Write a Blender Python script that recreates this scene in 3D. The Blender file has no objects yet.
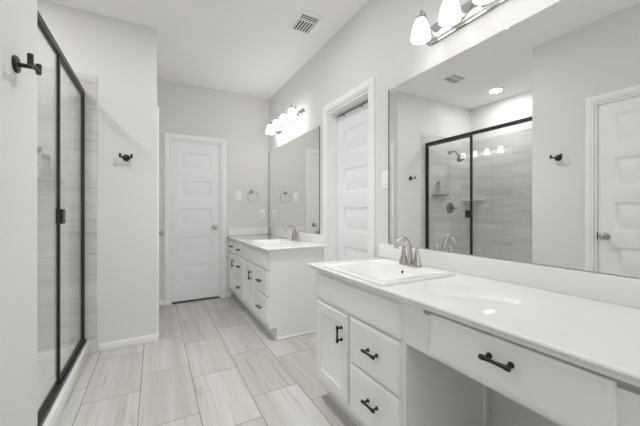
import bpy, bmesh, math, random
from mathutils import Vector, Matrix
random.seed(7)
S = bpy.context.scene
C = S.collection
PI = math.pi

# ------------------------------------------------------------ camera
F_PX, VX, VY, CAMZ = 300.53, 155.2, 211.45, 1.15
cam = bpy.data.cameras.new('camera'); co = bpy.data.objects.new('camera', cam); C.objects.link(co)
co.location = (0, 0, CAMZ)
co.rotation_euler = (PI/2, 0, -math.atan((320-VX)/F_PX))
cam.sensor_width = 36; cam.lens = F_PX/640*36; cam.shift_y = (VY-213)/640; cam.clip_start = .02
S.camera = co

# ------------------------------------------------------------ colour management, world, large lights
S.view_settings.view_transform = 'Standard'; S.view_settings.look = 'None'
S.view_settings.gamma = 1; S.view_settings.use_curve_mapping = False
S.view_settings.exposure = 0.2
S.cycles.max_bounces = 16; S.cycles.diffuse_bounces = 10; S.cycles.glossy_bounces = 8; S.cycles.transparent_max_bounces = 24
w = bpy.data.worlds.new('world'); S.world = w; w.use_nodes = True
w.node_tree.nodes['Background'].inputs[0].default_value = (.95, .97, 1, 1)
w.node_tree.nodes['Background'].inputs[1].default_value = 1.0

def area(name, loc, rot, sx, sy, power, col=(1, 1, 1)):
    l = bpy.data.lights.new(name, 'AREA'); l.shape = 'RECTANGLE'; l.size = sx; l.size_y = sy
    l.energy = power; l.color = col
    o = bpy.data.objects.new(name, l); C.objects.link(o); o.location = loc; o.rotation_euler = rot
    return o
# added fill light standing before an added window behind the camera
area('rear_fill_light', (.45, -1.52, 1.50), (-PI/2, 0, PI), 1.2, 1.5, 5.0, (1, .995, .99))

# added fill lamps at the ceiling, unseen above the frame
def fill_can(x, y, disk, spot):
    # fill lamp shaped like a downlight: a soft disk plus a narrower beam
    for typ, power in (('AREA', disk), ('SPOT', spot)):
        if not power: continue
        l = bpy.data.lights.new('fill_lamp', typ); l.energy = power; l.color = (1, .995, .985)
        if typ == 'AREA': l.shape = 'DISK'; l.size = .10
        else: l.spot_size = math.radians(105); l.spot_blend = 1; l.shadow_soft_size = .07
        o = bpy.data.objects.new('fill_lamp', l); C.objects.link(o); o.location = (x, y, 2.752)
FILL_CANS = ((.45, 2.05, 8.6, 70.), (.20, 1.1, 0, 8.), (.30, -.5, 4.0, 0))
for k in FILL_CANS: fill_can(*k)

# ------------------------------------------------------------ dimensions (metres)
XR, YB, YH, ZC = 1.438, 4.148, 3.03, 2.766      # right wall, back wall, hook wall, ceiling
XN, YC, XP = -.414, 1.60, .014                  # near left wall face, its corner, passage wall face
XS, XG = -1.52, -.507                           # shower far-left wall, glass plane
YREAR = -1.6
ZT = .824                                       # worktop height
FX, FF = .881, .862                             # cabinet frame face / front face

# ------------------------------------------------------------ materials
def mat(name, col, rough=.5, metal=0, spec=.5, coat=0):
    m = bpy.data.materials.new(name); m.use_nodes = True
    b = m.node_tree.nodes['Principled BSDF']
    b.inputs['Base Color'].default_value = (*col, 1); b.inputs['Roughness'].default_value = rough
    b.inputs['Metallic'].default_value = metal; b.inputs['Specular IOR Level'].default_value = spec
    b.inputs['Coat Weight'].default_value = coat; b.inputs['Coat Roughness'].default_value = .03
    return m
class NT:
    def __init__(s, m): s.m = m; s.t = m.node_tree; s.b = s.t.nodes['Principled BSDF']
    def n(s, typ, **kw):
        x = s.t.nodes.new(typ)
        for k, v in kw.items(): setattr(x, k, v)
        return x
    def l(s, a, b): s.t.links.new(a, b)
    def math(s, op, a, b=None, c=None):
        x = s.n('ShaderNodeMath', operation=op)
        for i, v in enumerate((a, b, c)):
            if v is None: continue
            if isinstance(v, (int, float)): x.inputs[i].default_value = v
            else: s.l(v, x.inputs[i])
        return x.outputs[0]
    def mix(s, f, a, b):
        x = s.n('ShaderNodeMix', data_type='RGBA')
        for i, v in ((0, f), (6, a), (7, b)):
            if isinstance(v, (int, float)): x.inputs[i].default_value = v
            elif isinstance(v, tuple): x.inputs[i].default_value = (*v, 1)
            else: s.l(v, x.inputs[i])
        return x.outputs[2]
    def pos(s):
        g = s.n('ShaderNodeNewGeometry'); q = s.n('ShaderNodeSeparateXYZ'); s.l(g.outputs['Position'], q.inputs[0])
        return q.outputs
    def xyz(s, x, y, z):
        c = s.n('ShaderNodeCombineXYZ')
        for i, v in enumerate((x, y, z)):
            if isinstance(v, (int, float)): c.inputs[i].default_value = v
            else: s.l(v, c.inputs[i])
        return c.outputs[0]
    def noise(s, v, scale, detail=3, rough=.5):
        x = s.n('ShaderNodeTexNoise'); x.inputs['Scale'].default_value = scale
        x.inputs['Detail'].default_value = detail; x.inputs['Roughness'].default_value = rough
        s.l(v, x.inputs['Vector']); return x.outputs['Fac']
    def ramp(s, f, stops):
        x = s.n('ShaderNodeValToRGB'); e = x.color_ramp.elements
        while len(e) < len(stops): e.new(.5)
        for el, (p, c) in zip(e, stops): el.position = p; el.color = (*c, 1) if isinstance(c, tuple) else (c, c, c, 1)
        s.l(f, x.inputs[0]); return x.outputs[0]
    def bump(s, h, strength=.3, dist=.002):
        x = s.n('ShaderNodeBump'); x.inputs['Strength'].default_value = strength; x.inputs['Distance'].default_value = dist
        s.l(h, x.inputs['Height']); s.l(x.outputs[0], s.b.inputs['Normal'])

def plaster(name, col, rough=.75, scale=260, st=.12):
    m = mat(name, col, rough, spec=.3); t = NT(m)
    g = t.n('ShaderNodeNewGeometry')
    t.bump(t.noise(g.outputs['Position'], scale, 3), st, .001)
    v = t.noise(g.outputs['Position'], 1.3, 2)
    t.l(t.mix(v, tuple(c*.975 for c in col), tuple(min(1, c*1.02) for c in col)), t.b.inputs['Base Color'])
    return m
M = {}
M['wall'] = plaster('wall_paint', (.757, .752, .742))
M['ceil'] = plaster('ceiling_paint', (.94, .935, .925), .85, 180, .2)
M['trim'] = mat('trim_paint', (.90, .90, .90), .35)
M['door'] = mat('door_paint', (.89, .89, .90), .38)
M['cab'] = plaster('cabinet_paint', (.84, .84, .83), .4, 90, .02)
M['cabin'] = mat('cabinet_inside', (.62, .60, .57), .6)
M['counter'] = plaster('cultured_marble', (.84, .835, .83), .045, 30, .0)
M['counter'].node_tree.nodes['Principled BSDF'].inputs['Specular IOR Level'].default_value = .5
M['porcelain'] = mat('porcelain', (.86, .86, .855), .07)
M['black'] = mat('matte_black_metal', (.018, .017, .016), .38, 0, .5)
M['pull'] = mat('oil_rubbed_black', (.016, .014, .012), .3, .3, .5)
M['nickel'] = mat('brushed_nickel', (.52, .50, .47), .24, 1)
M['chrome'] = mat('chrome', (.62, .62, .62), .1, 1)
M['mirror'] = mat('mirror_silver', (.90, .905, .90), .0, 1)
M['mirror_edge'] = mat('mirror_edge', (.16, .17, .17), .2)
M['plastic'] = mat('white_plastic', (.93, .93, .925), .35)
M['slot'] = mat('dark_slot', (.03, .03, .03), .6)
M['gap_shade'] = mat('painted_gap_shade', (.05, .045, .04), .8)  # near-black colour painted in for shade below the back door
M['clear'] = mat('clear_plastic', (.9, .9, .9), .1)
M['acrylic'] = mat('shower_pan_acrylic', (.82, .82, .81), .2)
M['grey'] = mat('metal_grey', (.30, .30, .30), .4, .6)
M['satin'] = mat('satin_dark_nickel', (.27, .265, .26), .22, 1)

# thin clear glass: transparent with a real Fresnel reflection
def thin_glass(name, tint=(.985, .99, .988), f0=1.5, rough=0.):
    m = bpy.data.materials.new(name); m.use_nodes = True; t = m.node_tree; t.nodes.remove(t.nodes['Principled BSDF'])
    tr = t.nodes.new('ShaderNodeBsdfTransparent'); tr.inputs[0].default_value = (*tint, 1)
    gl = t.nodes.new('ShaderNodeBsdfGlossy'); gl.inputs['Roughness'].default_value = rough; gl.inputs[0].default_value = (1, 1, 1, 1)
    fr = t.nodes.new('ShaderNodeFresnel'); fr.inputs[0].default_value = f0
    ge = t.nodes.new('ShaderNodeNewGeometry'); mr = t.nodes.new('ShaderNodeMapRange')   # same Fresnel on both faces of the pane
    mr.inputs['To Min'].default_value = f0; mr.inputs['To Max'].default_value = 1/f0
    t.links.new(ge.outputs['Backfacing'], mr.inputs['Value']); t.links.new(mr.outputs[0], fr.inputs[0])
    mx = t.nodes.new('ShaderNodeMixShader')
    t.links.new(fr.outputs[0], mx.inputs[0]); t.links.new(tr.outputs[0], mx.inputs[1]); t.links.new(gl.outputs[0], mx.inputs[2])
    t.links.new(mx.outputs[0], t.nodes['Material Output'].inputs[0])
    return m
M['glass'] = thin_glass('clear_glass')
M['bottle'] = thin_glass('bottle_glass', (.80, .82, .82), 1.6, .02)

def emit(name, col, st, base=(.9, .9, .9)):
    m = mat(name, base, .3); b = m.node_tree.nodes['Principled BSDF']
    b.inputs['Emission Color'].default_value = (*col, 1); b.inputs['Emission Strength'].default_value = st
    return m
M['shade'] = emit('frosted_glass_shade', (1, .985, .965), 2.05)
M['shade_far'] = emit('frosted_glass_shade_bright', (1, .985, .965), 6.0)
M['bulb'] = emit('bulb', (1, .975, .95), 5)
M['can'] = emit('can_lens', (1, .985, .97), 145)

def tile_floor():
    m = mat('floor_tile', (.6, .58, .55), .42, spec=.4); t = NT(m); x, y, z = t.pos()
    P, L, T0 = .3055, .612, -.083
    cx = t.math('DIVIDE', t.math('SUBTRACT', x, T0), P)
    col = t.math('FLOOR', cx); fx = t.math('SUBTRACT', cx, col)
    par = t.math('FLOORED_MODULO', col, 2)                       # 0 even, 1 odd
    y0 = t.math('SUBTRACT', 2.449, t.math('MULTIPLY', par, .203))
    cy = t.math('DIVIDE', t.math('SUBTRACT', y, y0), L)
    row = t.math('FLOOR', cy); fy = t.math('SUBTRACT', cy, row)
    dx = t.math('MULTIPLY', t.math('MINIMUM', fx, t.math('SUBTRACT', 1, fx)), P)
    dy = t.math('MULTIPLY', t.math('MINIMUM', fy, t.math('SUBTRACT', 1, fy)), L)
    d = t.math('MINIMUM', dx, dy)
    grout = t.math('LESS_THAN', d, .0021)
    wn = t.n('ShaderNodeTexWhiteNoise', noise_dimensions='2D'); t.l(t.xyz(col, row, 0), wn.inputs['Vector'])
    sp = t.n('ShaderNodeSeparateColor'); t.l(wn.outputs['Color'], sp.inputs[0])
    r1, r2, r3 = sp.outputs
    # streaks run along the tile, a different cut of stone on every tile
    wob = t.math('MULTIPLY', t.noise(t.xyz(t.math('ADD', x, t.math('MULTIPLY', r1, 9)), t.math('MULTIPLY', y, .8), r2), 2.0, 4, .6), .06)
    sx = t.math('ADD', t.math('ADD', x, wob), t.math('MULTIPLY', r1, 20))
    v = t.xyz(sx, t.math('ADD', t.math('MULTIPLY', y, .022), t.math('MULTIPLY', r2, 30)), t.math('MULTIPLY', r3, 10))
    broad = t.ramp(t.noise(v, 9, 4, .6), [(.35, 0.), (.70, 1.)])
    fine = t.ramp(t.noise(v, 48, 3, .65), [(.54, 0.), (.70, 1.)])
    vein = t.n('ShaderNodeTexNoise'); vein.inputs['Scale'].default_value = 13; vein.inputs['Detail'].default_value = 2; t.l(v, vein.inputs['Vector'])
    ve = t.math('ABSOLUTE', t.math('SUBTRACT', vein.outputs['Fac'], .56))
    ve = t.ramp(ve, [(.0, 1.), (.011, 0.)])
    msk = t.ramp(t.noise(t.xyz(t.math('ADD', x, t.math('MULTIPLY', r3, 7)), t.math('MULTIPLY', y, .6), r1), 3.5, 2), [(.48, 0.), (.62, 1.)])
    ve = t.math('MULTIPLY', ve, msk)
    c = t.mix(broad, (.58, .572, .552), (.455, .44, .418))
    c = t.mix(t.math('MULTIPLY', fine, .55), c, (.34, .318, .295))
    c = t.mix(t.math('MULTIPLY', ve, .7), c, (.24, .22, .20))
    hsv = t.n('ShaderNodeHueSaturation'); t.l(c, hsv.inputs['Color']); t.l(t.math('MULTIPLY_ADD', r2, .10, .95), hsv.inputs['Value'])
    c = t.mix(grout, hsv.outputs[0], (.20, .19, .178))
    t.l(c, t.b.inputs['Base Color'])
    t.l(t.math('MULTIPLY_ADD', grout, .4, .40), t.b.inputs['Roughness'])
    t.bump(t.ramp(d, [(.0, 0.), (.003, 1.)]), .5, .002)
    return m
def tile_wall(name, axis):
    m = mat(name, (.6, .6, .6), .22, spec=.5); t = NT(m); x, y, z = t.pos()
    h = x if axis == 'x' else y
    P, L = .305, .61
    cz = t.math('DIVIDE', t.math('SUBTRACT', z, .117), P); row = t.math('FLOOR', cz); fz = t.math('SUBTRACT', cz, row)
    off = t.math('MULTIPLY', t.math('FLOORED_MODULO', row, 2), .305)
    cx = t.math('DIVIDE', t.math('ADD', t.math('ADD', h, off), 3.11), L); col = t.math('FLOOR', cx); fx = t.math('SUBTRACT', cx, col)
    d = t.math('MINIMUM', t.math('MULTIPLY', t.math('MINIMUM', fz, t.math('SUBTRACT', 1, fz)), P), t.math('MULTIPLY', t.math('MINIMUM', fx, t.math('SUBTRACT', 1, fx)), L))
    grout = t.math('LESS_THAN', d, .0016)
    wn = t.n('ShaderNodeTexWhiteNoise', noise_dimensions='2D'); t.l(t.xyz(col, row, 0), wn.inputs['Vector'])
    sp = t.n('ShaderNodeSeparateColor'); t.l(wn.outputs['Color'], sp.inputs[0]); r1, r2, r3 = sp.outputs
    wob = t.math('MULTIPLY', t.noise(t.xyz(t.math('MULTIPLY', h, .9), t.math('ADD', z, t.math('MULTIPLY', r1, 9)), r2), 3, 3), .10)
    v = t.xyz(t.math('ADD', t.math('MULTIPLY', h, .09), t.math('MULTIPLY', r2, 30)), t.math('ADD', t.math('ADD', z, wob), t.math('MULTIPLY', r1, 20)), t.math('MULTIPLY', r3, 10))
    broad = t.ramp(t.noise(v, 9, 4, .6), [(.35, 0.), (.70, 1.)])
    fine = t.ramp(t.noise(v, 40, 3, .6), [(.55, 0.), (.70, 1.)])
    c = t.mix(broad, (.72, .712, .70), (.57, .562, .55))
    c = t.mix(t.math('MULTIPLY', fine, .5), c, (.37, .36, .355))
    c = t.mix(grout, c, (.44, .43, .42))
    t.l(c, t.b.inputs['Base Color'])
    t.bump(t.ramp(d, [(.0, 0.), (.003, 1.)]), .4, .002)
    return m
M['floor'] = tile_floor()
M['tile_x'] = tile_wall('shower_tile_end_wall', 'x'); M['tile_y'] = tile_wall('shower_tile_long_wall', 'y')

# ------------------------------------------------------------ mesh helpers (all in world coordinates)
def BM(): return bmesh.new()
def box(bm, x0, x1, y0, y1, z0, z1, bev=0, seg=2):
    r = bmesh.ops.create_cube(bm, size=1)
    vs = r['verts']
    for v in vs:
        v.co = Vector(((x0+x1)/2+v.co.x*(x1-x0), (y0+y1)/2+v.co.y*(y1-y0), (z0+z1)/2+v.co.z*(z1-z0)))
    if bev:
        es = list({e for v in vs for e in v.link_edges})
        bmesh.ops.bevel(bm, geom=es, offset=bev, segments=seg, profile=.5, affect='EDGES')
    return bm
def frame_axes(d):
    d = Vector(d).normalized(); a = Vector((0, 0, 1)) if abs(d.z) < .9 else Vector((1, 0, 0))
    u = d.cross(a).normalized(); return d, u, d.cross(u).normalized()
def rings(bm, loops, close0=True, close1=True):
    prev = None; first = None
    for L in loops:
        vs = [bm.verts.new(p) for p in L]
        if prev:
            n = len(vs)
            for i in range(n): bm.faces.new((prev[i], prev[(i+1) % n], vs[(i+1) % n], vs[i]))
        else: first = vs
        prev = vs
    if close0: bm.faces.new(list(reversed(first)))
    if close1: bm.faces.new(prev)
    return bm
def lathe(bm, base, axis, prof, n=24):
    """prof: (distance along axis, radius)"""
    d, u, v = frame_axes(axis); base = Vector(base); L = []
    for h, r in prof:
        r = max(r, .0002)
        L.append([base+d*h+(u*math.cos(2*PI*i/n)+v*math.sin(2*PI*i/n))*r for i in range(n)])
    rings(bm, L); return bm
def cyl(bm, a, b, r, n=16): 
    a = Vector(a); b = Vector(b); return lathe(bm, a, b-a, [(0, r), ((b-a).length, r)], n)
def tube(bm, pts, r, n=12):
    pts = [Vector(p) for p in pts]; L = []; u0 = None
    for i, p in enumerate(pts):
        t = (pts[min(i+1, len(pts)-1)]-pts[max(i-1, 0)]).normalized()
        if u0 is None: _, u0, _ = frame_axes(t)
        u0 = (u0-t*u0.dot(t)).normalized(); v = t.cross(u0)
        rr = r[i] if isinstance(r, (list, tuple)) else r
        L.append([p+(u0*math.cos(2*PI*k/n)+v*math.sin(2*PI*k/n))*rr for k in range(n)])
    rings(bm, L); return bm
def bez(p0, p1, p2, p3, n=12):
    p0, p1, p2, p3 = map(Vector, (p0, p1, p2, p3))
    return [p0*(1-t)**3+p1*3*t*(1-t)**2+p2*3*t*t*(1-t)+p3*t**3 for t in [i/n for i in range(n+1)]]
def rrect(x0, x1, y0, y1, z, r, n=6):
    P = []
    for cx, cy, a0 in ((x1-r, y1-r, 0), (x0+r, y1-r, 90), (x0+r, y0+r, 180), (x1-r, y0+r, 270)):
        for i in range(n+1):
            a = math.radians(a0+90*i/n); P.append(Vector((cx+r*math.cos(a), cy+r*math.sin(a), z)))
    return P
def wloc(o):
    v = Vector((0, 0, 0))
    while o: v += o.location; o = o.parent
    return v
def obj(name, bm, m, parent=None, smooth=True, label=None):
    bmesh.ops.recalc_face_normals(bm, faces=bm.faces)
    if parent: bmesh.ops.translate(bm, verts=bm.verts, vec=-wloc(parent))
    me = bpy.data.meshes.new(name); bm.to_mesh(me); bm.free()
    ms = m if isinstance(m, list) else [m]
    for q in ms: me.materials.append(q)
    if smooth:
        for p in me.polygons: p.use_smooth = True
        try: me.set_sharp_from_angle(angle=math.radians(32))
        except Exception: pass
    o = bpy.data.objects.new(name, me); C.objects.link(o)
    if parent: o.parent = parent
    if label: o['label'] = label
    return o
PAIRS = dict(vanity_cabinet='vanity cabinets along the right wall', countertop='white vanity countertops', sink='drop-in vanity sinks', faucet='vanity faucets',
             mirror='wall mirrors over the vanities', vanity_light='four-shade lights over the mirrors', robe_hook='black robe hooks', light_switch='white light switches', recessed_light='recessed ceiling lights')
def thing(name, label, cat, loc, group=None):
    o = bpy.data.objects.new(name, None); C.objects.link(o); o.location = loc; o.empty_display_size = .05
    o['label'] = label; o['category'] = cat
    group = group or PAIRS.get(name)
    if group: o['group'] = group
    return o
def tag(o, label, cat, group=None):
    o['label'] = label; o['category'] = cat
    if group: o['group'] = group
    return o
def struct(name, bm, m, label, cat, smooth=False):
    o = obj(name, bm, m, None, smooth); o['kind'] = 'structure'; o['label'] = label; o['category'] = cat
    return o

# ------------------------------------------------------------ room shell
struct('floor', box(BM(), -1.62, 1.70, YREAR-.1, YB+.1, -.1, 0), M['floor'], 'pale stone-look plank tile floor with grey veins', 'floor')
struct('ceiling', box(BM(), -1.62, 1.70, YREAR-.1, YB+.1, ZC, ZC+.1), M['ceil'], 'flat off-white painted ceiling', 'ceiling')

CL0, CL1, CLZ = 1.84, 2.464, 2.085              # closet opening in the right wall
b = BM()
box(b, XR, XR+.11, YREAR, CL0, 0, ZC); box(b, XR, XR+.11, CL1, YB+.1, 0, ZC); box(b, XR, XR+.11, CL0, CL1, CLZ, ZC)
struct('wall_right', b, M['wall'], 'pale grey wall carrying both vanity mirrors', 'wall')
BD0, BD1, BDZ = .165, .767, 2.05                # door opening in the back wall
b = BM()
box(b, -.1, BD0, YB, YB+.11, 0, ZC); box(b, BD1, XR, YB, YB+.11, 0, ZC); box(b, BD0, BD1, YB, YB+.11, BDZ, ZC)
struct('wall_back', b, M['wall'], 'pale grey end wall around the white door and towel ring', 'wall')
PD0, PD1 = 3.175, 3.80                          # door opening in the passage wall
b = BM()
box(b, -.1, XP, YH, PD0, 0, ZC); box(b, -.1, XP, PD1, YB, 0, ZC); box(b, -.1, XP, PD0, PD1, BDZ, ZC)
struct('wall_passage', b, M['wall'], 'narrow grey passage wall seen edge-on beside the back door', 'wall')
struct('wall_hook', box(BM(), XS-.1, -.1, YH, YH+.11, 0, ZC), M['wall'], 'grey wall beside the shower with a small black robe hook', 'wall')
ND0, ND1 = .33, 1.118                           # door opening in the near left wall
b = BM()
box(b, XN-.11, XN, ND1, YC, 0, ZC); box(b, XN-.11, XN, YREAR, ND0, 0, ZC); box(b, XN-.11, XN, ND0, ND1, 2.066, ZC)
struct('wall_left', b, M['wall'], 'pale grey near wall at the left edge with a black robe hook', 'wall')
struct('wall_shower_near', box(BM(), XS, XN-.11, YC-.11, YC, 0, ZC), M['wall'], 'short wall closing the near end of the shower', 'wall')
struct('wall_shower_left', box(BM(), XS-.1, XS, YC-.11, YH, 0, ZC), M['wall'], 'long painted wall at the back of the shower', 'wall')
# rear wall with an added, unseen window that goes with the fill light
WX0, WX1, WZ0, WZ1 = -.15, 1.05, .75, 2.25
b = BM()
box(b, XN-.11, WX0, YREAR-.1, YREAR, 0, ZC); box(b, WX1, XR+.11, YREAR-.1, YREAR, 0, ZC)
box(b, WX0, WX1, YREAR-.1, YREAR, 0, WZ0); box(b, WX0, WX1, YREAR-.1, YREAR, WZ1, ZC)
struct('wall_rear', b, M['wall'], 'grey wall behind the camera with an added window opening', 'wall')
b = BM()
for x0, x1, z0, z1 in ((WX0, WX1, WZ0, WZ0+.04), (WX0, WX1, WZ1-.04, WZ1), (WX0, WX0+.04, WZ0+.04, WZ1-.04), (WX1-.04, WX1, WZ0+.04, WZ1-.04), (WX0+.04, WX1-.04, 1.48, 1.52)):
    box(b, x0, x1, YREAR-.08, YREAR-.03, z0, z1)
wn = struct('added_window_1', b, M['trim'], 'added white framed window, unseen behind the camera', 'window')
obj('added_window_pane', box(BM(), WX0+.04, WX1-.04, YREAR-.058, YREAR-.052, WZ0+.04, WZ1-.04), M['glass'], wn, False)

# tiled faces of the shower
TZ = 2.252
struct('wall_tile_shower_end', box(BM(), XS, -.416, YH-.011, YH, 0, TZ, .002, 1), M['tile_x'], 'grey veined tile on the shower end wall', 'wall tile')
struct('wall_tile_shower_back', box(BM(), XS, XS+.011, YC, YH-.011, 0, TZ), M['tile_y'], 'grey veined tile on the long shower wall', 'wall tile')
struct('wall_tile_shower_near', box(BM(), XS+.011, XN-.12, YC, YC+.011, 0, TZ), M['tile_x'], 'grey veined tile on the near shower wall', 'wall tile')

# baseboards
def base(name, x0, x1, y0, y1, label, h=.066):
    b = BM(); box(b, x0, x1, y0, y1, 0, h, .004, 2)
    struct(name, b, M['trim'], label, 'baseboard', True)
base('baseboard_hook_wall', -.404, XP+.012, YH-.012, YH, 'white baseboard under the wall with the far robe hook')
base('baseboard_passage', XP, XP+.012, YH, PD0-.062, 'white baseboard stub between hook wall and passage door')
base('baseboard_passage_end', XP, XP+.012, PD1+.062, YB-.012, 'white baseboard at the far end of the passage wall')
base('baseboard_back', XP, BD0-.062, YB-.012, YB, 'white baseboard left of the back door')
base('baseboard_back_right', BD1+.076, .90, YB-.012, YB, 'white baseboard between back door and far vanity')
base('baseboard_right', XR-.012, XR, 1.70, 1.755, 'white baseboard between closet door and near vanity')
base('baseboard_left', XN, XN+.012, ND1+.065, YC, 'white baseboard on the near left wall')

# ------------------------------------------------------------ doors
# local door frame: width axis a, outward normal n, all from origin at the slab's lower corner on its front face
def place(bm, o, a, n):
    o = Vector(o); a = Vector(a); n = Vector(n)
    for v in bm.verts:
        p = v.co; v.co = o + a*p.x + n*p.y + Vector((0, 0, 1))*p.z
    return bm
def door_slab(w, h, thick, panels, stile):
    """panels: list of (z0,z1); x across, y outward (front face at y=0), z up"""
    bm = BM()
    xs = [0, stile, w-stile, w]; zs = [0]
    for p in panels: zs += [p[0], p[1]]
    zs.append(h)
    def q(*p): bm.faces.new([bm.verts.new(v) for v in p])
    for j in range(len(zs)-1):
        for i in range(3):
            x0, x1, z0, z1 = xs[i], xs[i+1], zs[j], zs[j+1]
            if i == 1 and j % 2 == 1:
                prev = (0, 0)
                loops = [(0, 0), (.004, -.0015), (.016, -.011), (.024, -.012), (.052, -.003)]
                for (d0, y0), (d1, y1) in zip(loops[:-1], loops[1:]):
                    A = [(x0+d0, y0, z0+d0), (x1-d0, y0, z0+d0), (x1-d0, y0, z1-d0), (x0+d0, y0, z1-d0)]
                    B = [(x0+d1, y1, z0+d1), (x1-d1, y1, z0+d1), (x1-d1, y1, z1-d1), (x0+d1, y1, z1-d1)]
                    for k in range(4): q(A[k], A[(k+1) % 4], B[(k+1) % 4], B[k])
                q(*B)
            else: q((x0, 0, z0), (x1, 0, z0), (x1, 0, z1), (x0, 0, z1))
    t = -thick
    q((0, t, 0), (0, t, h), (w, t, h), (w, t, 0))
    q((0, 0, 0), (0, 0, h), (0, t, h), (0, t, 0)); q((w, 0, 0), (w, t, 0), (w, t, h), (w, 0, h))
    q((0, 0, 0), (0, t, 0), (w, t, 0), (w, 0, 0)); q((0, 0, h), (w, 0, h), (w, t, h), (0, t, h))
    bmesh.ops.remove_doubles(bm, verts=bm.verts, dist=.0002)
    return bm
def knob(name, parent, p, n, label=None):
    bm = BM(); lathe(bm, p, n, [(0, .033), (.004, .033), (.009, .027), (.010, .012), (.030, .0105), (.034, .017), (.042, .0255), (.052, .0285), (.060, .026), (.066, .016), (.068, .002)], 24)
    return obj(name, bm, M['nickel'], parent, True, label)
def casing(name, o, a, n, w, h, label, cw=.062, th=.016, skip=()):
    """U-shaped casing: opening 0..w, 0..h"""
    bm = BM()
    for d0, d1, t in ((.005, cw, th*.7), (.022, cw-.004, th)):
        if 'l' not in skip: box(bm, -d1, -d0, 0, t, 0, h+d0, .003, 1)
        if 'r' not in skip: box(bm, w+d0, w+d1, 0, t, 0, h+d0, .003, 1)
        box(bm, -d1, w+d1, 0, t, h+d0, h+d1, .003, 1)
    place(bm, o, a, n)
    return struct(name, bm, M['trim'], label, 'door casing', True)
def jamb(name, o, a, n, w, h, depth, label, th=.014):
    bm = BM()
    box(bm, 0, th, -depth, .0, 0, h-th); box(bm, w-th, w, -depth, .0, 0, h-th); box(bm, 0, w, -depth, .0, h-th, h)
    place(bm, o, a, n)
    return struct(name, bm, M['trim'], label, 'door jamb')
def panels_for(h, ph=.228, top=1.905+.0, pitch=.357, bottom=0):
    return sorted([(top-i*pitch-ph-bottom, top-i*pitch-bottom) for i in range(5)])
def hinge(parent, p, a, n):
    bm = BM(); box(bm, -.014, .014, 0, .002, -.045, .045); cyl(bm, (-.016, .004, -.045), (-.016, .004, .045), .005, 8); place(bm, p, a, n)
    obj('hinge', bm, M['grey'], parent)

# back door (closed, recessed in its jamb)
jamb('trim_1', (BD0, YB, 0), (1, 0, 0), (0, -1, 0), BD1-BD0, BDZ, .11, 'white jamb of the back door')
casing('trim_2', (BD0, YB, 0), (1, 0, 0), (0, -1, 0), BD1-BD0, BDZ, 'white casing framing the back door', .068)
dw = BD1-BD0-.03; dy = YB+.022
bm = door_slab(dw, 2.016, .035, panels_for(2.016, bottom=.02), .098)
d1 = struct('door_1', place(bm, (BD0+.015, dy, .02), (1, 0, 0), (0, -1, 0)), M['door'], 'closed white five-panel door at the far end of the room', 'door', True)
knob('door_knob', d1, (.687, dy, .942), (0, -1, 0), 'round satin nickel knob')
struct('door_gap_shade', box(BM(), BD0+.014, BD1-.014, YB-.004, YB+.10, 0, .006), M['gap_shade'], 'dark strip painted as shade in the gap under the back door', 'gap shade')  # strip stands in for the shade under the slab

# closet door on the right wall, set back in a deep jamb
jamb('trim_4', (XR, CL0, 0), (0, 1, 0), (-1, 0, 0), CL1-CL0, CLZ, .16, 'white deep jamb of the closet door')
casing('trim_5', (XR, CL0, 0), (0, 1, 0), (-1, 0, 0), CL1-CL0, CLZ, 'white casing round the closet door between the vanities', .076)
cw_ = CL1-CL0-.034
bm = door_slab(cw_, 2.035, .035, panels_for(2.035, bottom=.012), .10)
d2 = struct('door_2', place(bm, (XR+.098, CL0+.017, .012), (0, 1, 0), (-1, 0, 0)), M['door'], 'white five-panel closet door set back between the two vanities', 'door', True)
obj('top_gap_shade', box(BM(), XR+.100, XR+.104, CL0+.017, CL1-.017, 2.0472, 2.0535), M['grey'], d2, False)  # grey strip painted in as the shade of the gap over the slab
for yy in (2.06, 2.33): obj('track_bracket', box(BM(), XR+.090, XR+.0975, yy-.006, yy+.006, 2.032, 2.052), M['grey'], d2, False)
struct('wall_closet', box(BM(), XR+.16, XR+.20, CL0-.1, CL1+.1, 0, CLZ+.1), M['wall'], 'plain wall closing the closet recess behind its door', 'wall')

# passage door (seen edge-on)
jamb('trim_6', (XP, PD1, 0), (0, -1, 0), (1, 0, 0), PD1-PD0, BDZ, .11, 'white jamb of the passage door')
casing('trim_7', (XP, PD1, 0), (0, -1, 0), (1, 0, 0), PD1-PD0, BDZ, 'white casing of the passage door seen as a thin strip')
bm = door_slab(PD1-PD0-.03, 2.016, .035, panels_for(2.016, bottom=.02), .098)
d3 = struct('door_3', place(bm, (XP-.012, PD1-.015, .012), (0, -1, 0), (1, 0, 0)), M['door'], 'white passage door seen edge-on beside the hook wall', 'door', True)
knob('door_knob', d3, (XP-.012, PD0+.075, .94), (1, 0, 0), 'round satin nickel knob')

# near left door, seen in the mirror
jamb('trim_8', (XN, ND1, 0), (0, -1, 0), (1, 0, 0), ND1-ND0, 2.066, .11, 'white jamb of the entry door')
casing('trim_9', (XN, ND1, 0), (0, -1, 0), (1, 0, 0), ND1-ND0, 2.066, 'white casing of the entry door seen in the mirror')
bm = door_slab(ND1-ND0-.034, 2.032, .035, panels_for(2.032, .245, 1.955, .363, .012), .105)
d4 = struct('door_4', place(bm, (XN-.014, ND1-.017, .012), (0, -1, 0), (1, 0, 0)), M['door'], 'white five-panel entry door reflected at the right of the big mirror', 'door', True)
knob('door_knob', d4, (XN-.014, 1.052, .945), (1, 0, 0), 'round satin nickel knob')
obj('latch_plate', box(BM(), XN-.0138, XN+.004, ND1-.0165, ND1-.0145, .915, .975), M['slot'], d4, False)

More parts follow.
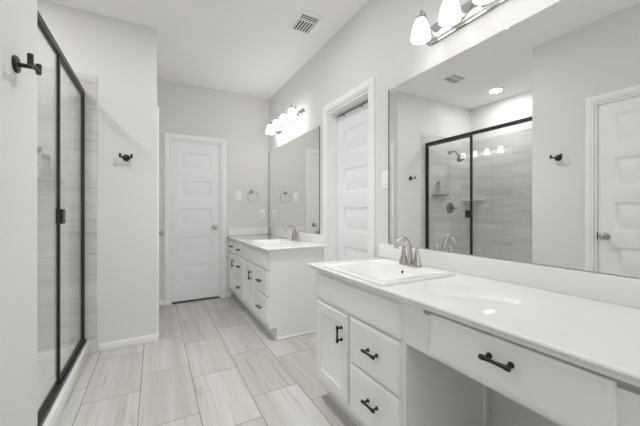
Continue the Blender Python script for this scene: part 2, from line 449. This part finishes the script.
# ------------------------------------------------------------ vanity cabinets
def pull(parent, y, z, vertical=False, L=.088):
    bm = BM(); x0 = FF; xb = FF-.028
    ax = Vector((0, 0, 1)) if vertical else Vector((0, 1, 0))
    c = Vector((xb, y, z)); h = L/2
    lathe(bm, c-ax*h, ax, [(0, .004), (.001, .0075), (.012, .0082), (.018, .0066), (L/2, .0052), (L-.018, .0066), (L-.012, .0082), (L-.001, .0075), (L, .004)], 12)
    for s in (-1, 1):
        p = Vector((x0, y, z))+ax*s*(h-.013)
        lathe(bm, p, (-1, 0, 0), [(0, .0092), (.003, .0088), (.006, .0052), (.020, .0045), (.028, .006)], 12)
    return obj('pull', bm, M['pull'], parent)
def slab_front(y0, y1, z0, z1, edge=.011):
    bm = BM(); d = .019
    ll = [(0, FX), (0, FF+.005), (.002, FF+.003), (edge, FF+.0015), (edge+.0015, FF)]
    L = [[(x, y0+e, z0+e), (x, y1-e, z0+e), (x, y1-e, z1-e), (x, y0+e, z1-e)] for e, x in ll]
    rings(bm, L); return bm
def shaker_front(y0, y1, z0, z1, st=.052):
    bm = BM()
    ll = [(0, FX), (0, FF+.003), (.003, FF), (st, FF), (st+.006, FF+.006), (st+.008, FF+.0065)]
    L = [[(x, y0+e, z0+e), (x, y1-e, z0+e), (x, y1-e, z1-e), (x, y0+e, z1-e)] for e, x in ll]
    rings(bm, L); return bm
def drawer(root, y0, y1, z0, z1, pz=None, py=None, edge=.011, label=None, L=.088):
    d = obj('drawer', slab_front(y0, y1, z0, z1, edge), M['cab'], root, True, label)
    pull(d, (y0+y1)/2 if py is None else py, (z0+z1)/2+.004 if pz is None else pz, False, L)
ZB = .115; ZU = ZT-.030                          # cabinet underside, worktop underside
def carcass(root, y0, y1, name='cabinet_body', left_panel=True):
    bm = BM()
    box(bm, FX+.0, XR-.001, y1-.018, y1, ZB, ZU); box(bm, FX, XR-.001, y0, y0+.018, ZB, ZU)
    box(bm, FX+.001, XR-.001, y0+.018, y1-.018, ZB, ZB+.018)
    # toe kick and plinth sides
    box(bm, .950, .966, y0+.018, y1-.018, 0, ZB)
    box(bm, .950, XR-.001, y0, y0+.018, 0, ZB); box(bm, .950, XR-.001, y1-.018, y1, 0, ZB)
    # face frame
    box(bm, FX, FX+.018, y0+.018, y1-.018, ZU-.03, ZU-.0005); box(bm, FX, FX+.018, y0+.018, y1-.018, ZB+.018, ZB+.05)
    return obj(name, bm, M['cab'], root, False)
def frame_fill(root, y0, y1, z0, z1):
    pass

# near vanity: door + two drawers under the sink, then a knee space with a long drawer
ny0, ny1 = .889, 1.652
nv = thing('vanity_cabinet', 'pale grey vanity cabinet in the foreground with an open knee space', 'vanity cabinet', (1.16, .90, 0))
bm = BM()
box(bm, FX, XR-.001, ny1-.018, ny1, ZB, ZU); box(bm, .950, XR-.001, ny1-.018, ny1, 0, ZB)
box(bm, FX, XR-.001, ny0, ny0+.018, ZB, ZU); box(bm, .950, XR-.001, ny0, ny0+.018, 0, ZB)
box(bm, FX+.018, XR-.001, ny0+.018, ny1-.018, ZB, ZB+.018)
box(bm, .950, .966, ny0+.018, ny1-.018, 0, ZB)
obj('cabinet_body', bm, M['cab'], nv, False)
def face_frame(root, y0, y1, verts, horiz):
    bm = BM()
    for a, c in verts: box(bm, FX, FX+.018, a, c, ZB, ZU)
    for a, c, z0, z1 in horiz: box(bm, FX+.0004, FX+.0176, a, c, z0, z1)
    return obj('face_frame', bm, M['cab'], root, False)
face_frame(nv, ny0, ny1, [(ny0+.018, .945), (1.245, 1.31), (1.58, ny1-.018)],
           [(.945, 1.245, ZU-.05, ZU), (1.31, 1.58, ZU-.05, ZU), (.945, 1.245, .59, .66), (1.31, 1.58, .59, .66), (.945, 1.245, .365, .41), (.945, 1.58, ZB, .175)])
obj('false_front', slab_front(.912, 1.615, .632, .771), M['cab'], nv)
dd = obj('door', shaker_front(1.287, 1.615, .160, .610), M['cab'], nv); pull(dd, 1.334, .507, True)
drawer(nv, .912, 1.262, .396, .618, .511, 1.078)
drawer(nv, .912, 1.262, .152, .386, .277, 1.078)
# knee space
KY0 = .115
bm = BM()
box(bm, FX, FX+.018, KY0+.018, ny0, .620, .768); box(bm, FX, FX+.018, .80, ny0, .768, ZU); box(bm, FX, FX+.018, KY0+.018, .22, .768, ZU); box(bm, FX, XR-.001, KY0, KY0+.018, 0, ZU)
obj('apron', bm, M['cab'], nv, False)
drawer(nv, .262, .756, .634, .783, .726, .505, label='long drawer over the knee space')
obj('scribe_strip', box(BM(), 1.382, 1.392, ny0-.010, ny0, 0, ZU), M['trim'], nv, False)
obj('end_stile', box(BM(), FX, FX+.018, KY0-.07, KY0, 0, ZU), M['cab'], nv, False)

# far vanity: two banks of drawers and doors
fy0, fy1 = 2.532, YB
fv = thing('vanity_cabinet', 'pale grey vanity cabinet at the far end beside the back door', 'vanity cabinet', (1.16, 3.34, 0))
bm = BM()
box(bm, FX, XR-.001, fy0, fy0+.018, ZB, ZU); box(bm, .950, XR-.001, fy0, fy0+.018, 0, ZB)
box(bm, FX, XR-.001, fy1-.019, fy1-.001, ZB, ZU); box(bm, .950, XR-.001, fy1-.019, fy1-.001, 0, ZB)
box(bm, FX+.018, XR-.001, fy0+.018, fy1-.019, ZB, ZB+.018)
box(bm, .950, .966, fy0+.018, fy1-.019, 0, ZB)
obj('cabinet_body', bm, M['cab'], fv, False)
obj('shoe_moulding', box(BM(), .955, XR-.001, fy0-.011, fy0, 0, .022, .005, 2), M['trim'], fv)
face_frame(fv, fy0, fy1, [(fy0+.018, 2.585), (2.93, 2.975), (3.31, 3.40), (3.70, 3.76), (4.07, fy1-.019)],
           [(2.585, 4.07, ZU-.05, ZU), (2.585, 4.07, .59, .66), (2.585, 4.07, ZB, .175), (2.585, 2.93, .37, .41), (3.40, 3.70, .37, .41)])
obj('false_front', slab_front(2.558, 3.335, .632, .771), M['cab'], fv)
dd = obj('door', shaker_front(2.966, 3.335, .160, .610), M['cab'], fv); pull(dd, 3.03, .50, True)
drawer(fv, 2.558, 2.945, .396, .618, .507, 2.735); drawer(fv, 2.558, 2.945, .152, .386, .263, 2.735)
drawer(fv, 3.375, 3.72, .632, .771, .703, 3.53); drawer(fv, 3.375, 3.72, .396, .618, .507, 3.53); drawer(fv, 3.375, 3.72, .152, .386, .267, 3.53)
drawer(fv, 3.74, 4.10, .632, .771, .705, 3.90)
dd = obj('door', shaker_front(3.74, 4.10, .160, .610), M['cab'], fv); pull(dd, 3.80, .503, True)

# ------------------------------------------------------------ worktops, sinks, faucets
def worktop(label, y0, y1, hy0, hy1, side=None, wy0=None):
    hx0, hx1 = .900, 1.250
    x0, x1 = .844, XR-.001
    root = thing('countertop', label, 'countertop', ((x0+x1)/2, (y0+y1)/2, ZU))
    bm = BM()
    # slab with a cut-out for the basin, rounded front nose
    def loop(e, z, o=0): return [(x0+e, y0+(e if o else 0), z), (x1, y0+(e if o else 0), z), (x1, y1-(e if o else 0), z), (x0+e, y1-(e if o else 0), z)]
    outer = [(.015, ZU), (.0135, ZU+.006), (.008, ZT-.016), (.0015, ZT-.0105), (0, ZT-.007), (.002, ZT-.002), (.006, ZT)]
    L = [[Vector(p) for p in loop(e, z, 1)] for e, z in outer]
    prev = None; bot = None
    for l in L:
        vs = [bm.verts.new(p) for p in l]
        if prev:
            for i in range(4): bm.faces.new((prev[i], prev[(i+1) % 4], vs[(i+1) % 4], vs[i]))
        else: bot = vs
        prev = vs
    hole = [(hx0, hy0), (hx1, hy0), (hx1, hy1), (hx0, hy1)]
    ht = [bm.verts.new((x, y, ZT)) for x, y in hole]; hb = [bm.verts.new((x, y, ZU)) for x, y in hole]
    for i in range(4):
        j = (i+1) % 4
        bm.faces.new((prev[i], prev[j], ht[j], ht[i])); bm.faces.new((bot[j], bot[i], hb[i], hb[j])); bm.faces.new((ht[i], ht[j], hb[j], hb[i]))
    obj('slab', bm, M['counter'], root)
    bs = BM(); box(bs, XR-.021, XR-.0005, y0+.001, y1, ZT, ZT+.098, .003, 2); obj('backsplash', bs, M['counter'], root)
    if side: obj('side_splash', box(BM(), .862, XR-.022, YB-.021, YB-.0005, ZT, ZT+.098, .003, 2), M['counter'], root)
    return root
worktop('long white cultured marble countertop in the foreground with glossy surface', .045, 1.702, 1.04, 1.50)
worktop('short white cultured marble countertop on the far vanity by the back wall', 2.505, YB-.0005, 2.70, 3.17, True)

def sink(label, yc):
    root = thing('sink', label, 'sink', (1.10, yc, ZT))
    X0, X1, h = .862, 1.345, .265
    ZR = ZT+.014
    L = [rrect(X0, X1, yc-h, yc+h, ZT+.0003, .02), rrect(X0-.001, X1+.001, yc-h-.001, yc+h+.001, ZT+.008, .02), rrect(X0+.004, X1-.004, yc-h+.004, yc+h-.004, ZR, .02),
         rrect(.895, 1.222, yc-h+.036, yc+h-.036, ZR+.0005, .025), rrect(.902, 1.216, yc-h+.042, yc+h-.042, ZR-.004, .03),
         rrect(.935, 1.203, yc-h+.075, yc+h-.075, ZT-.055, .05), rrect(.965, 1.185, yc-h+.11, yc+h-.11, ZT-.105, .06),
         rrect(1.02, 1.13, yc-.09, yc+.09, ZT-.118, .05), rrect(1.06, 1.10, yc-.02, yc+.02, ZT-.122, .019)]
    bm = BM(); rings(bm, L, False, True)
    o = obj('basin', bm, M['porcelain'], root)
    bm = BM(); lathe(bm, (1.08, yc, ZT-.1215), (0, 0, 1), [(0, .023), (.003, .022), (.004, .017), (.003, .003)], 20); obj('drain', bm, M['nickel'], root)
    bm = BM(); lathe(bm, (1.2135, yc-.02, ZT-.012), (-1, 0, .25), [(0, .009), (.0022, .009), (.0026, .004)], 16); obj('overflow_hole', bm, M['slot'], root, True, 'dark overflow hole')
    return root
def faucet(label, yc, xc=1.292):
    z0 = ZT+.0145
    root = thing('faucet', label, 'faucet', (xc, yc, z0))
    bm = BM()
    L = [rrect(xc-.026, xc+.026, yc-.078, yc+.078, z0, .025), rrect(xc-.026, xc+.026, yc-.078, yc+.078, z0+.007, .025), rrect(xc-.021, xc+.021, yc-.073, yc+.073, z0+.014, .02)]
    rings(bm, L); obj('base_plate', bm, M['nickel'], root)
    bm = BM()
    pts = [Vector((xc, yc, z0+.012)), Vector((xc, yc, z0+.045))]+bez((xc-.002, yc, z0+.065), (xc-.006, yc, z0+.172), (xc-.084, yc, z0+.190), (xc-.108, yc, z0+.112), 16)
    n = len(pts); rad = [.017, .0155]+[.0135-.0035*i/(n-3) for i in range(n-2)]
    tube(bm, pts, rad, 14)
    lathe(bm, pts[-1]+Vector((.004, 0, .012)), (pts[-1]-pts[-2]), [(0, .0105), (.004, .0125), (.020, .0125), (.021, .008)], 14)
    obj('spout', bm, M['nickel'], root)
    for s in (-1, 1):
        y = yc+s*.051; bm = BM()
        lathe(bm, (xc, y, z0+.012), (0, 0, 1), [(0, .0265), (.006, .026), (.014, .0225), (.030, .0185), (.050, .0145), (.066, .0118), (.070, .0138), (.075, .0128), (.079, .008), (.086, .0095), (.091, .008), (.094, .002)], 20)
        obj('handle', bm, M['nickel'], root)
    bm = BM(); cyl(bm, (xc+.018, yc, z0+.012), (xc+.018, yc, z0+.062), .0028, 8); lathe(bm, (xc+.018, yc, z0+.06), (0, 0, 1), [(0, .003), (.004, .0065), (.009, .0055), (.011, .001)], 12)
    obj('lift_rod', bm, M['nickel'], root)
    return root
sink('white rectangular drop-in sink in the foreground countertop', 1.272)
sink('white rectangular drop-in sink on the far vanity', 2.935)
faucet('brushed nickel two-handle faucet on the foreground sink', 1.272)
faucet('brushed nickel two-handle faucet on the far vanity sink', 2.895)

# ------------------------------------------------------------ mirrors
def mirror(label, y0, y1, z0, z1, clips):
    root = thing('mirror', label, 'mirror', (XR, (y0+y1)/2, z0))
    bm = BM(); box(bm, XR-.006, XR-.0005, y0, y1, z0, z1)
    bm.faces.ensure_lookup_table()
    for f in bm.faces: f.material_index = 0 if f.normal.x < -.5 else 1
    bmesh.ops.recalc_face_normals(bm, faces=bm.faces)
    for f in bm.faces: f.material_index = 0 if f.normal.x < -.5 else 1
    o = obj('mirror_glass', bm, [M['mirror'], M['mirror_edge']], root, False)
    for y, z in clips:
        s = 1 if z > 1.5 else -1
        obj('mirror_clip', box(BM(), XR-.010, XR-.0063, y-.009, y+.009, z-.008 if s > 0 else z, z+.004 if s > 0 else z+.006, .001, 1), M['clear'], root)
    # dark bevelled strip down each side edge
    for ye in (y0, y1):
        ya, yb = (ye, ye+.004) if ye == y0 else (ye-.007, ye)
        obj('side_channel', box(BM(), XR-.0085, XR-.0061, ya, yb, z0, z1), M['mirror_edge'], root, False)
    return root
mirror('large frameless wall mirror over the foreground countertop', .05, 1.615, .926, 2.000, [(1.555, 2.000), (.8, 2.0)])
mirror('frameless wall mirror over the far vanity', 2.620, YB-.012, .926, 2.000, [(2.71, 2.000), (3.9, 2.0)])

# ------------------------------------------------------------ vanity lights
def vanity_light(label, yc, pitch, zp, shade='shade'):
    root = thing('vanity_light', label, 'wall light', (XR, yc, zp))
    bm = BM(); h = pitch*1.5+.075
    # rounded-end back plate with a raised centre
    def rp(e, x): 
        P = []; r = .058-e
        for cy, a0 in ((yc+h-.058, -90), (yc-h+.058, 90)):
            for i in range(13):
                a = math.radians(a0+180*i/12); P.append(Vector((x, cy+r*math.cos(a), zp+r*math.sin(a))))
        return P
    rings(bm, [rp(0, XR-.0005), rp(0, XR-.008), rp(.006, XR-.012), rp(.014, XR-.013), rp(.020, XR-.022), rp(.030, XR-.024)])
    obj('back_plate', bm, M['chrome'], root)
    xs = XR-.128
    for i in range(4):
        y = yc+(i-1.5)*pitch
        bm = BM()
        tube(bm, [(XR-.022, y, zp)]+bez((XR-.045, y, zp+.004), (XR-.085, y, zp+.012), (XR-.075, y, zp+.092), (xs+.012, y, zp+.092), 10)+bez((xs+.008, y, zp+.092), (xs, y, zp+.090), (xs, y, zp+.084), (xs, y, zp+.064), 5), .0058, 10)
        lathe(bm, (XR-.021, y, zp), (-1, 0, 0), [(0, .02), (.006, .019), (.012, .010), (.016, .007)], 16)
        lathe(bm, (xs, y, zp+.068), (0, 0, -1), [(0, .007), (.004, .016), (.012, .024), (.026, .0265), (.028, .022)], 20)
        obj('arm', bm, M['chrome'], root)
        bm = BM()
        prof = [(0, .024), (.012, .031), (.035, .040), (.065, .0485), (.095, .0535), (.112, .0545), (.1135, .0525), (.095, .0510), (.065, .046), (.035, .0375), (.014, .029), (.006, .020)]
        n = 24; L = []
        for d, r in prof: L.append([Vector((xs+r*math.cos(2*PI*k/n), y+r*math.sin(2*PI*k/n), zp+.045-d)) for k in range(n)])
        rings(bm, L, False, True)
        sh = obj('shade', bm, M[shade], root)
        bm = BM(); lathe(bm, (xs, y, zp+.033), (0, 0, -1), [(0, .012), (.022, .013), (.034, .020), (.050, .028), (.064, .030), (.080, .025), (.090, .013), (.093, .002)], 16)
        obj('bulb', bm, M['bulb'], sh)
    return root
vanity_light('four-shade chrome vanity light over the foreground mirror', .925, .190, 2.187)
vanity_light('four-shade chrome vanity light over the far mirror', 3.385, .236, 2.232, 'shade_far')

# ------------------------------------------------------------ shower
pan = thing('shower_pan', 'white shower pan with a raised curb under the black framed glass', 'shower pan', (-1.0, 2.3, 0))
PX0, PX1, PY0, PY1 = XS+.011, -.462, YC+.0115, YH-.0115
obj('curb', box(BM(), -.556, PX1, PY0, PY1, 0, .102, .008, 2), M['acrylic'], pan)
bm = BM()
L = [[Vector((PX0, PY0, .0)), Vector((-.556, PY0, .0)), Vector((-.556, PY1, .0)), Vector((PX0, PY1, .0))],
     [Vector((PX0, PY0, .11)), Vector((-.556, PY0, .11)), Vector((-.556, PY1, .11)), Vector((PX0, PY1, .11))],
     rrect(PX0+.03, -.575, PY0+.03, PY1-.03, .11, .03, 1)[1::2]]
L = [L[0], L[1]]
rings(bm, L, True, False)
a = [bm.verts[i] for i in ()] if False else None
bm.free()
bm = BM()
rings(bm, [rrect(PX0, -.556, PY0, PY1, 0, .002), rrect(PX0, -.556, PY0, PY1, .092, .002), rrect(PX0+.03, -.566, PY0+.03, PY1-.03, .092, .03), rrect(PX0+.05, -.575, PY0+.05, PY1-.05, .045, .04), rrect(-1.07, -.97, 2.25, 2.35, .034, .03)])
obj('pan_floor', bm, M['acrylic'], pan)
bm = BM(); lathe(bm, (-1.02, 2.30, .0335), (0, 0, 1), [(0, .05), (.003, .05), (.005, .045), (.004, .004)], 24); obj('drain', bm, M['chrome'], pan)

en = thing('shower_enclosure', 'black framed clear glass shower enclosure with a hinged door', 'shower enclosure', (XG, 2.3, .102))
HZ = 2.118; GY0, GY1, GM = YC+.0115, YH-.0115, 2.325
bm = BM()
box(bm, XG-.014, XG+.014, GY0, GY1, HZ-.040, HZ, .003, 1)          # header
box(bm, XG-.024, XG+.024, GY0, GY1, .102, .128, .003, 1)         # sill
box(bm, XG-.013, XG+.013, GY1-.022, GY1, .128, HZ-.040, .002, 1) # wall jamb far
box(bm, XG-.018, XG+.018, GY0, GY0+.022, .128, HZ-.040, .002, 1) # wall jamb near
box(bm, XG-.010, XG+.010, GM-.018, GM-.003, .128, HZ-.040, .002, 1)
obj('frame', bm, M['black'], en)
obj('fixed_glass_panel', box(BM(), XG-.003, XG+.003, GY0+.022, GM-.018, .128, HZ-.040), M['glass'], en, False)
gd = obj('glass_door', box(BM(), XG-.003, XG+.003, GM+.008, GY1-.040, .142, HZ-.052), M['glass'], en, False)
bm = BM()
box(bm, XG-.010, XG+.010, GY1-.046, GY1-.025, .134, HZ-.046, .002, 1); box(bm, XG-.008, XG+.008, GM, GM+.010, .134, HZ-.046, .002, 1)
box(bm, XG-.010, XG+.010, GM+.010, GY1-.046, .134, .146, .002, 1); box(bm, XG-.010, XG+.010, GM+.010, GY1-.046, HZ-.058, HZ-.046, .002, 1)
obj('door_frame', bm, M['black'], gd)
bm = BM(); box(bm, XG+.0085, XG+.020, GM-.001, GM+.066, 1.075, 1.165, .003, 2)
obj('handle', bm, M['black'], gd, True, 'square black pull block')

YT = YH-.011
sh = thing('shower_fixture', 'brushed nickel shower head on a bent arm inside the shower', 'shower head', (-1.0, YT, 2.03))
bm = BM(); lathe(bm, (-1.0, YT, 2.03), (0, -1, 0), [(0, .030), (.004, .029), (.010, .016), (.012, .009)], 20); obj('flange', bm, M['satin'], sh)
bm = BM(); tube(bm, [(-1.0, YT-.008, 2.03), (-1.0, YT-.06, 2.036)]+bez((-1.0, YT-.08, 2.036), (-1.0, YT-.12, 2.03), (-1.0, YT-.13, 2.005), (-1.0, YT-.155, 1.978), 6), .0095, 12); obj('arm', bm, M['satin'], sh)
bm = BM(); lathe(bm, (-1.0, YT-.148, 1.988), (0, -.55, -.83), [(0, .012), (.008, .019), (.022, .0185), (.030, .015), (.050, .032), (.078, .058), (.092, .063), (.102, .060), (.103, .004)], 24); obj('head', bm, M['satin'], sh)
vl = thing('shower_valve', 'round brushed nickel shower valve with a lever below the shower head', 'shower valve', (-1.022, YT, 1.20))
bm = BM(); lathe(bm, (-1.022, YT, 1.20), (0, -1, 0), [(0, .082), (.004, .081), (.010, .074), (.014, .040), (.016, .032)], 32); obj('escutcheon', bm, M['satin'], vl)
bm = BM(); lathe(bm, (-1.022, YT-.015, 1.20), (0, -1, 0), [(0, .026), (.03, .024), (.042, .020), (.046, .004)], 20); tube(bm, [(-1.022, YT-.048, 1.20), (-1.055, YT-.058, 1.196), (-1.098, YT-.060, 1.192)], [.012, .009, .0075], 10); obj('lever', bm, M['satin'], vl)
sf = thing('shower_shelf', 'slim metal shelf on the shower end wall holding a bottle', 'shelf', (-.765, YT, 1.388))
bm = BM()
box(bm, -.915, -.625, YT-.078, YT-.0005, 1.380, 1.390, .002, 1); obj('shelf_plate', bm, M['grey'], sf)
bm = BM(); tube(bm, [(-.915, YT-.006, 1.400), (-.915, YT-.076, 1.400), (-.625, YT-.076, 1.400), (-.625, YT-.006, 1.400)], .003, 8); obj('rail', bm, M['grey'], sf)
bt = thing('bottle', 'clear narrow-waisted bottle standing on the slim shower shelf', 'bottle', (-.722, YT-.040, 1.390))
bm = BM(); lathe(bm, (-.722, YT-.040, 1.3905), (0, 0, 1), [(0, .026), (.004, .029), (.045, .030), (.075, .026), (.105, .019), (.130, .016), (.150, .021), (.165, .024)], 24); obj('bottle_body', bm, M['bottle'], bt)
bm = BM(); lathe(bm, (-.722, YT-.040, 1.556), (0, 0, 1), [(0, .022), (.003, .027), (.022, .027), (.026, .022), (.027, .004)], 20); obj('cap', bm, M['grey'], bt)
cs = BM()
L = []
for z, e in ((1.315, 0), (1.318, .003), (1.332, .003), (1.335, 0)):
    P = [Vector((XS+.0115, YT-.0005, z))]
    for i in range(13):
        a = math.radians(90*i/12); P.append(Vector((XS+.0115+(.215+e)*math.sin(a), YT-.0005-(.215+e)*math.cos(a), z)))
    L.append(P)
rings(cs, L); tag(obj('corner_shelf', cs, M['porcelain']), 'white quarter-round corner shelf in the back corner of the shower', 'shelf')

# ------------------------------------------------------------ small wall things
def robe_hook(label, p, n, a):
    """p: point on the wall, n: outward, a: sideways"""
    p = Vector(p); n = Vector(n); a = Vector(a); z = Vector((0, 0, 1))
    root = thing('robe_hook', label, 'robe hook', p)
    bm = BM(); lathe(bm, p, n, [(0, .028), (.006, .028), (.009, .025), (.010, .004)], 28); obj('mount_plate', bm, M['black'], root)
    bm = BM(); cyl(bm, p+n*.008, p+n*.050, .0072, 14); obj('post', bm, M['black'], root)
    bm = BM(); q = p+n*.050
    tube(bm, [q-a*.040, q-a*.036, q+a*.036, q+a*.040], [.0085, .0066, .0066, .0085], 12)
    for s in (-1, 1): tube(bm, [q+a*s*.040-z*.008, q+a*s*.0402+z*.006, q+a*s*.0405+z*.027, q+a*s*.0405+z*.028], [.0085, .0085, .0088, .0070], 12)
    obj('double_prong', bm, M['black'], root)
robe_hook('black double robe hook at the left edge on the near wall', (XN, 1.380, 1.646), (1, 0, 0), (0, 1, 0))
robe_hook('small black double robe hook on the wall right of the shower', (-.215, YH, 1.605), (0, -1, 0), (1, 0, 0))

tr = thing('towel_ring', 'brushed nickel towel ring on the back wall above the far vanity', 'towel ring', (1.178, YB, 1.425))
bm = BM(); lathe(bm, (1.178, YB, 1.425), (0, -1, 0), [(0, .026), (.006, .025), (.012, .014), (.034, .011), (.044, .014), (.050, .010), (.051, .002)], 20); obj('mount', bm, M['grey'], tr)
bm = BM(); n = 40
pts = [Vector((1.192+.078*math.sin(2*PI*i/n), YB-.040-.012*(1-math.cos(2*PI*i/n))*.2, 1.352+.076*math.cos(2*PI*i/n))) for i in range(n)]
L = []
for i in range(n):
    t = (pts[(i+1) % n]-pts[i-1]).normalized(); u = Vector((0, 1, 0)); v = t.cross(u).normalized()
    L.append([pts[i]+(u*math.cos(2*PI*k/8)+v*math.sin(2*PI*k/8))*.0042 for k in range(8)])
L.append(L[0]); rings(bm, L, False, False); bmesh.ops.remove_doubles(bm, verts=bm.verts, dist=.00005); obj('ring', bm, M['nickel'], tr)

def plate(root, p, n, a, w, h, d=.006):
    bm = BM(); box(bm, -w/2, w/2, 0.0004, d, -h/2, h/2, .003, 2); place(bm, p, a, n); return obj('wall_plate', bm, M['plastic'], root)
def switch(label, p, n, a, gangs, w, h):
    root = thing('light_switch', label, 'light switch', p)
    plate(root, p, n, a, w, h)
    for i in range(gangs):
        o = (i-(gangs-1)/2)*.046
        bm = BM(); box(bm, o-.016, o+.016, .0062, .0095, -.033, .033, .0015, 1); place(bm, p, a, n); obj('rocker', bm, M['plastic'], root)
switch('white rocker switch plate on the back wall left of the towel ring', (1.000, YB, 1.368), (0, -1, 0), (1, 0, 0), 1, .080, .128)
switch('white rocker switch plate between closet casing and the large mirror', (XR, 1.652, 1.374), (-1, 0, 0), (0, -1, 0), 1, .072, .128)
ou = thing('electrical_outlet', 'white electrical outlet on the back wall below the towel ring', 'outlet', (1.335, YB, 1.112))
plate(ou, (1.335, YB, 1.112), (0, -1, 0), (1, 0, 0), .078, .122)
bm = BM(); box(bm, 1.335-.017, 1.335+.017, YB-.0085, YB-.0062, 1.079, 1.145, .0015, 1); obj('receptacle', bm, M['plastic'], ou)
bm = BM()
for zz in (1.128, 1.096):
    for xx in (-.007, .007): box(bm, 1.335+xx-.0016, 1.335+xx+.0016, YB-.0092, YB-.0084, zz-.005, zz+.005)
box(bm, 1.335-.010, 1.335+.010, YB-.0094, YB-.0086, 1.107, 1.117)
obj('slots', bm, M['slot'], ou, False)

# ------------------------------------------------------------ ceiling things
def vent(label, x0, x1, y0, y1, name, split=.36):
    root = thing(name, label, 'vent', ((x0+x1)/2, (y0+y1)/2, ZC))
    bm = BM(); f = .026; z0 = ZC-.012; z1 = ZC-.0005
    for a in ((x0, x1, y0, y0+f), (x0, x1, y1-f, y1), (x0, x0+f, y0+f, y1-f), (x1-f, x1, y0+f, y1-f)): box(bm, *a, z0, z1, .0025, 1)
    obj('frame', bm, M['plastic'], root)
    obj('duct_opening', box(BM(), x0+f, x1-f, y0+f, y1-f, ZC-.0018, ZC-.0008), M['slot'], root, False)
    ix0, ix1, iy0, iy1 = x0+f, x1-f, y0+f, y1-f
    ys = iy0+(iy1-iy0)*split
    def slat(x0, x1, y0, y1): obj('slat', box(BM(), x0, x1, y0, y1, ZC-.0085, ZC-.0035), M['plastic'], root, False)
    slat(ix0, ix1, ys-.005, ys+.005)
    n = 3
    for i in range(n):
        c = iy0+(ys-.005-iy0)*(i+.5)/n; slat(ix0, ix1, c-.0042, c+.0042)
    n = 6
    for i in range(n):
        c = ix0+(ix1-ix0)*(i+.5)/n; slat(c-.0045, c+.0045, ys+.005, iy1)
vent('white ceiling air register with dark louvre slits above the vanities', 1.026, 1.232, 2.175, 2.462, 'air_vent')
vent('white exhaust fan grille on the ceiling seen in the mirror', -.46, -.175, 2.30, 2.52, 'exhaust_vent', .5)
for cx_, cy_, lb in ((.45, 2.05, 'trim ring of an added, unseen ceiling fill lamp over the walkway'),):
    r_ = thing('recessed_light', lb, 'ceiling light', (cx_, cy_, ZC))  # ring round the added fill lamp, not a known fixture
    bm = BM(); lathe(bm, (cx_, cy_, ZC-.0004), (0, 0, -1), [(0, .095), (.004, .095), (.007, .085), (.006, .080), (.001, .079)], 36); obj('trim_ring', bm, M['plastic'], r_)
cl = thing('recessed_light', 'round recessed ceiling light over the shower', 'ceiling light', (-1.12, 2.39, ZC))
bm = BM(); lathe(bm, (-1.12, 2.39, ZC-.0004), (0, 0, -1), [(0, .095), (.004, .095), (.007, .085), (.006, .070)], 36); obj('trim_ring', bm, M['plastic'], cl)
bm = BM(); lathe(bm, (-1.12, 2.39, ZC-.0062), (0, 0, -1), [(0, .070), (.0025, .066), (.003, .002)], 32); obj('lens', bm, M['can'], cl)
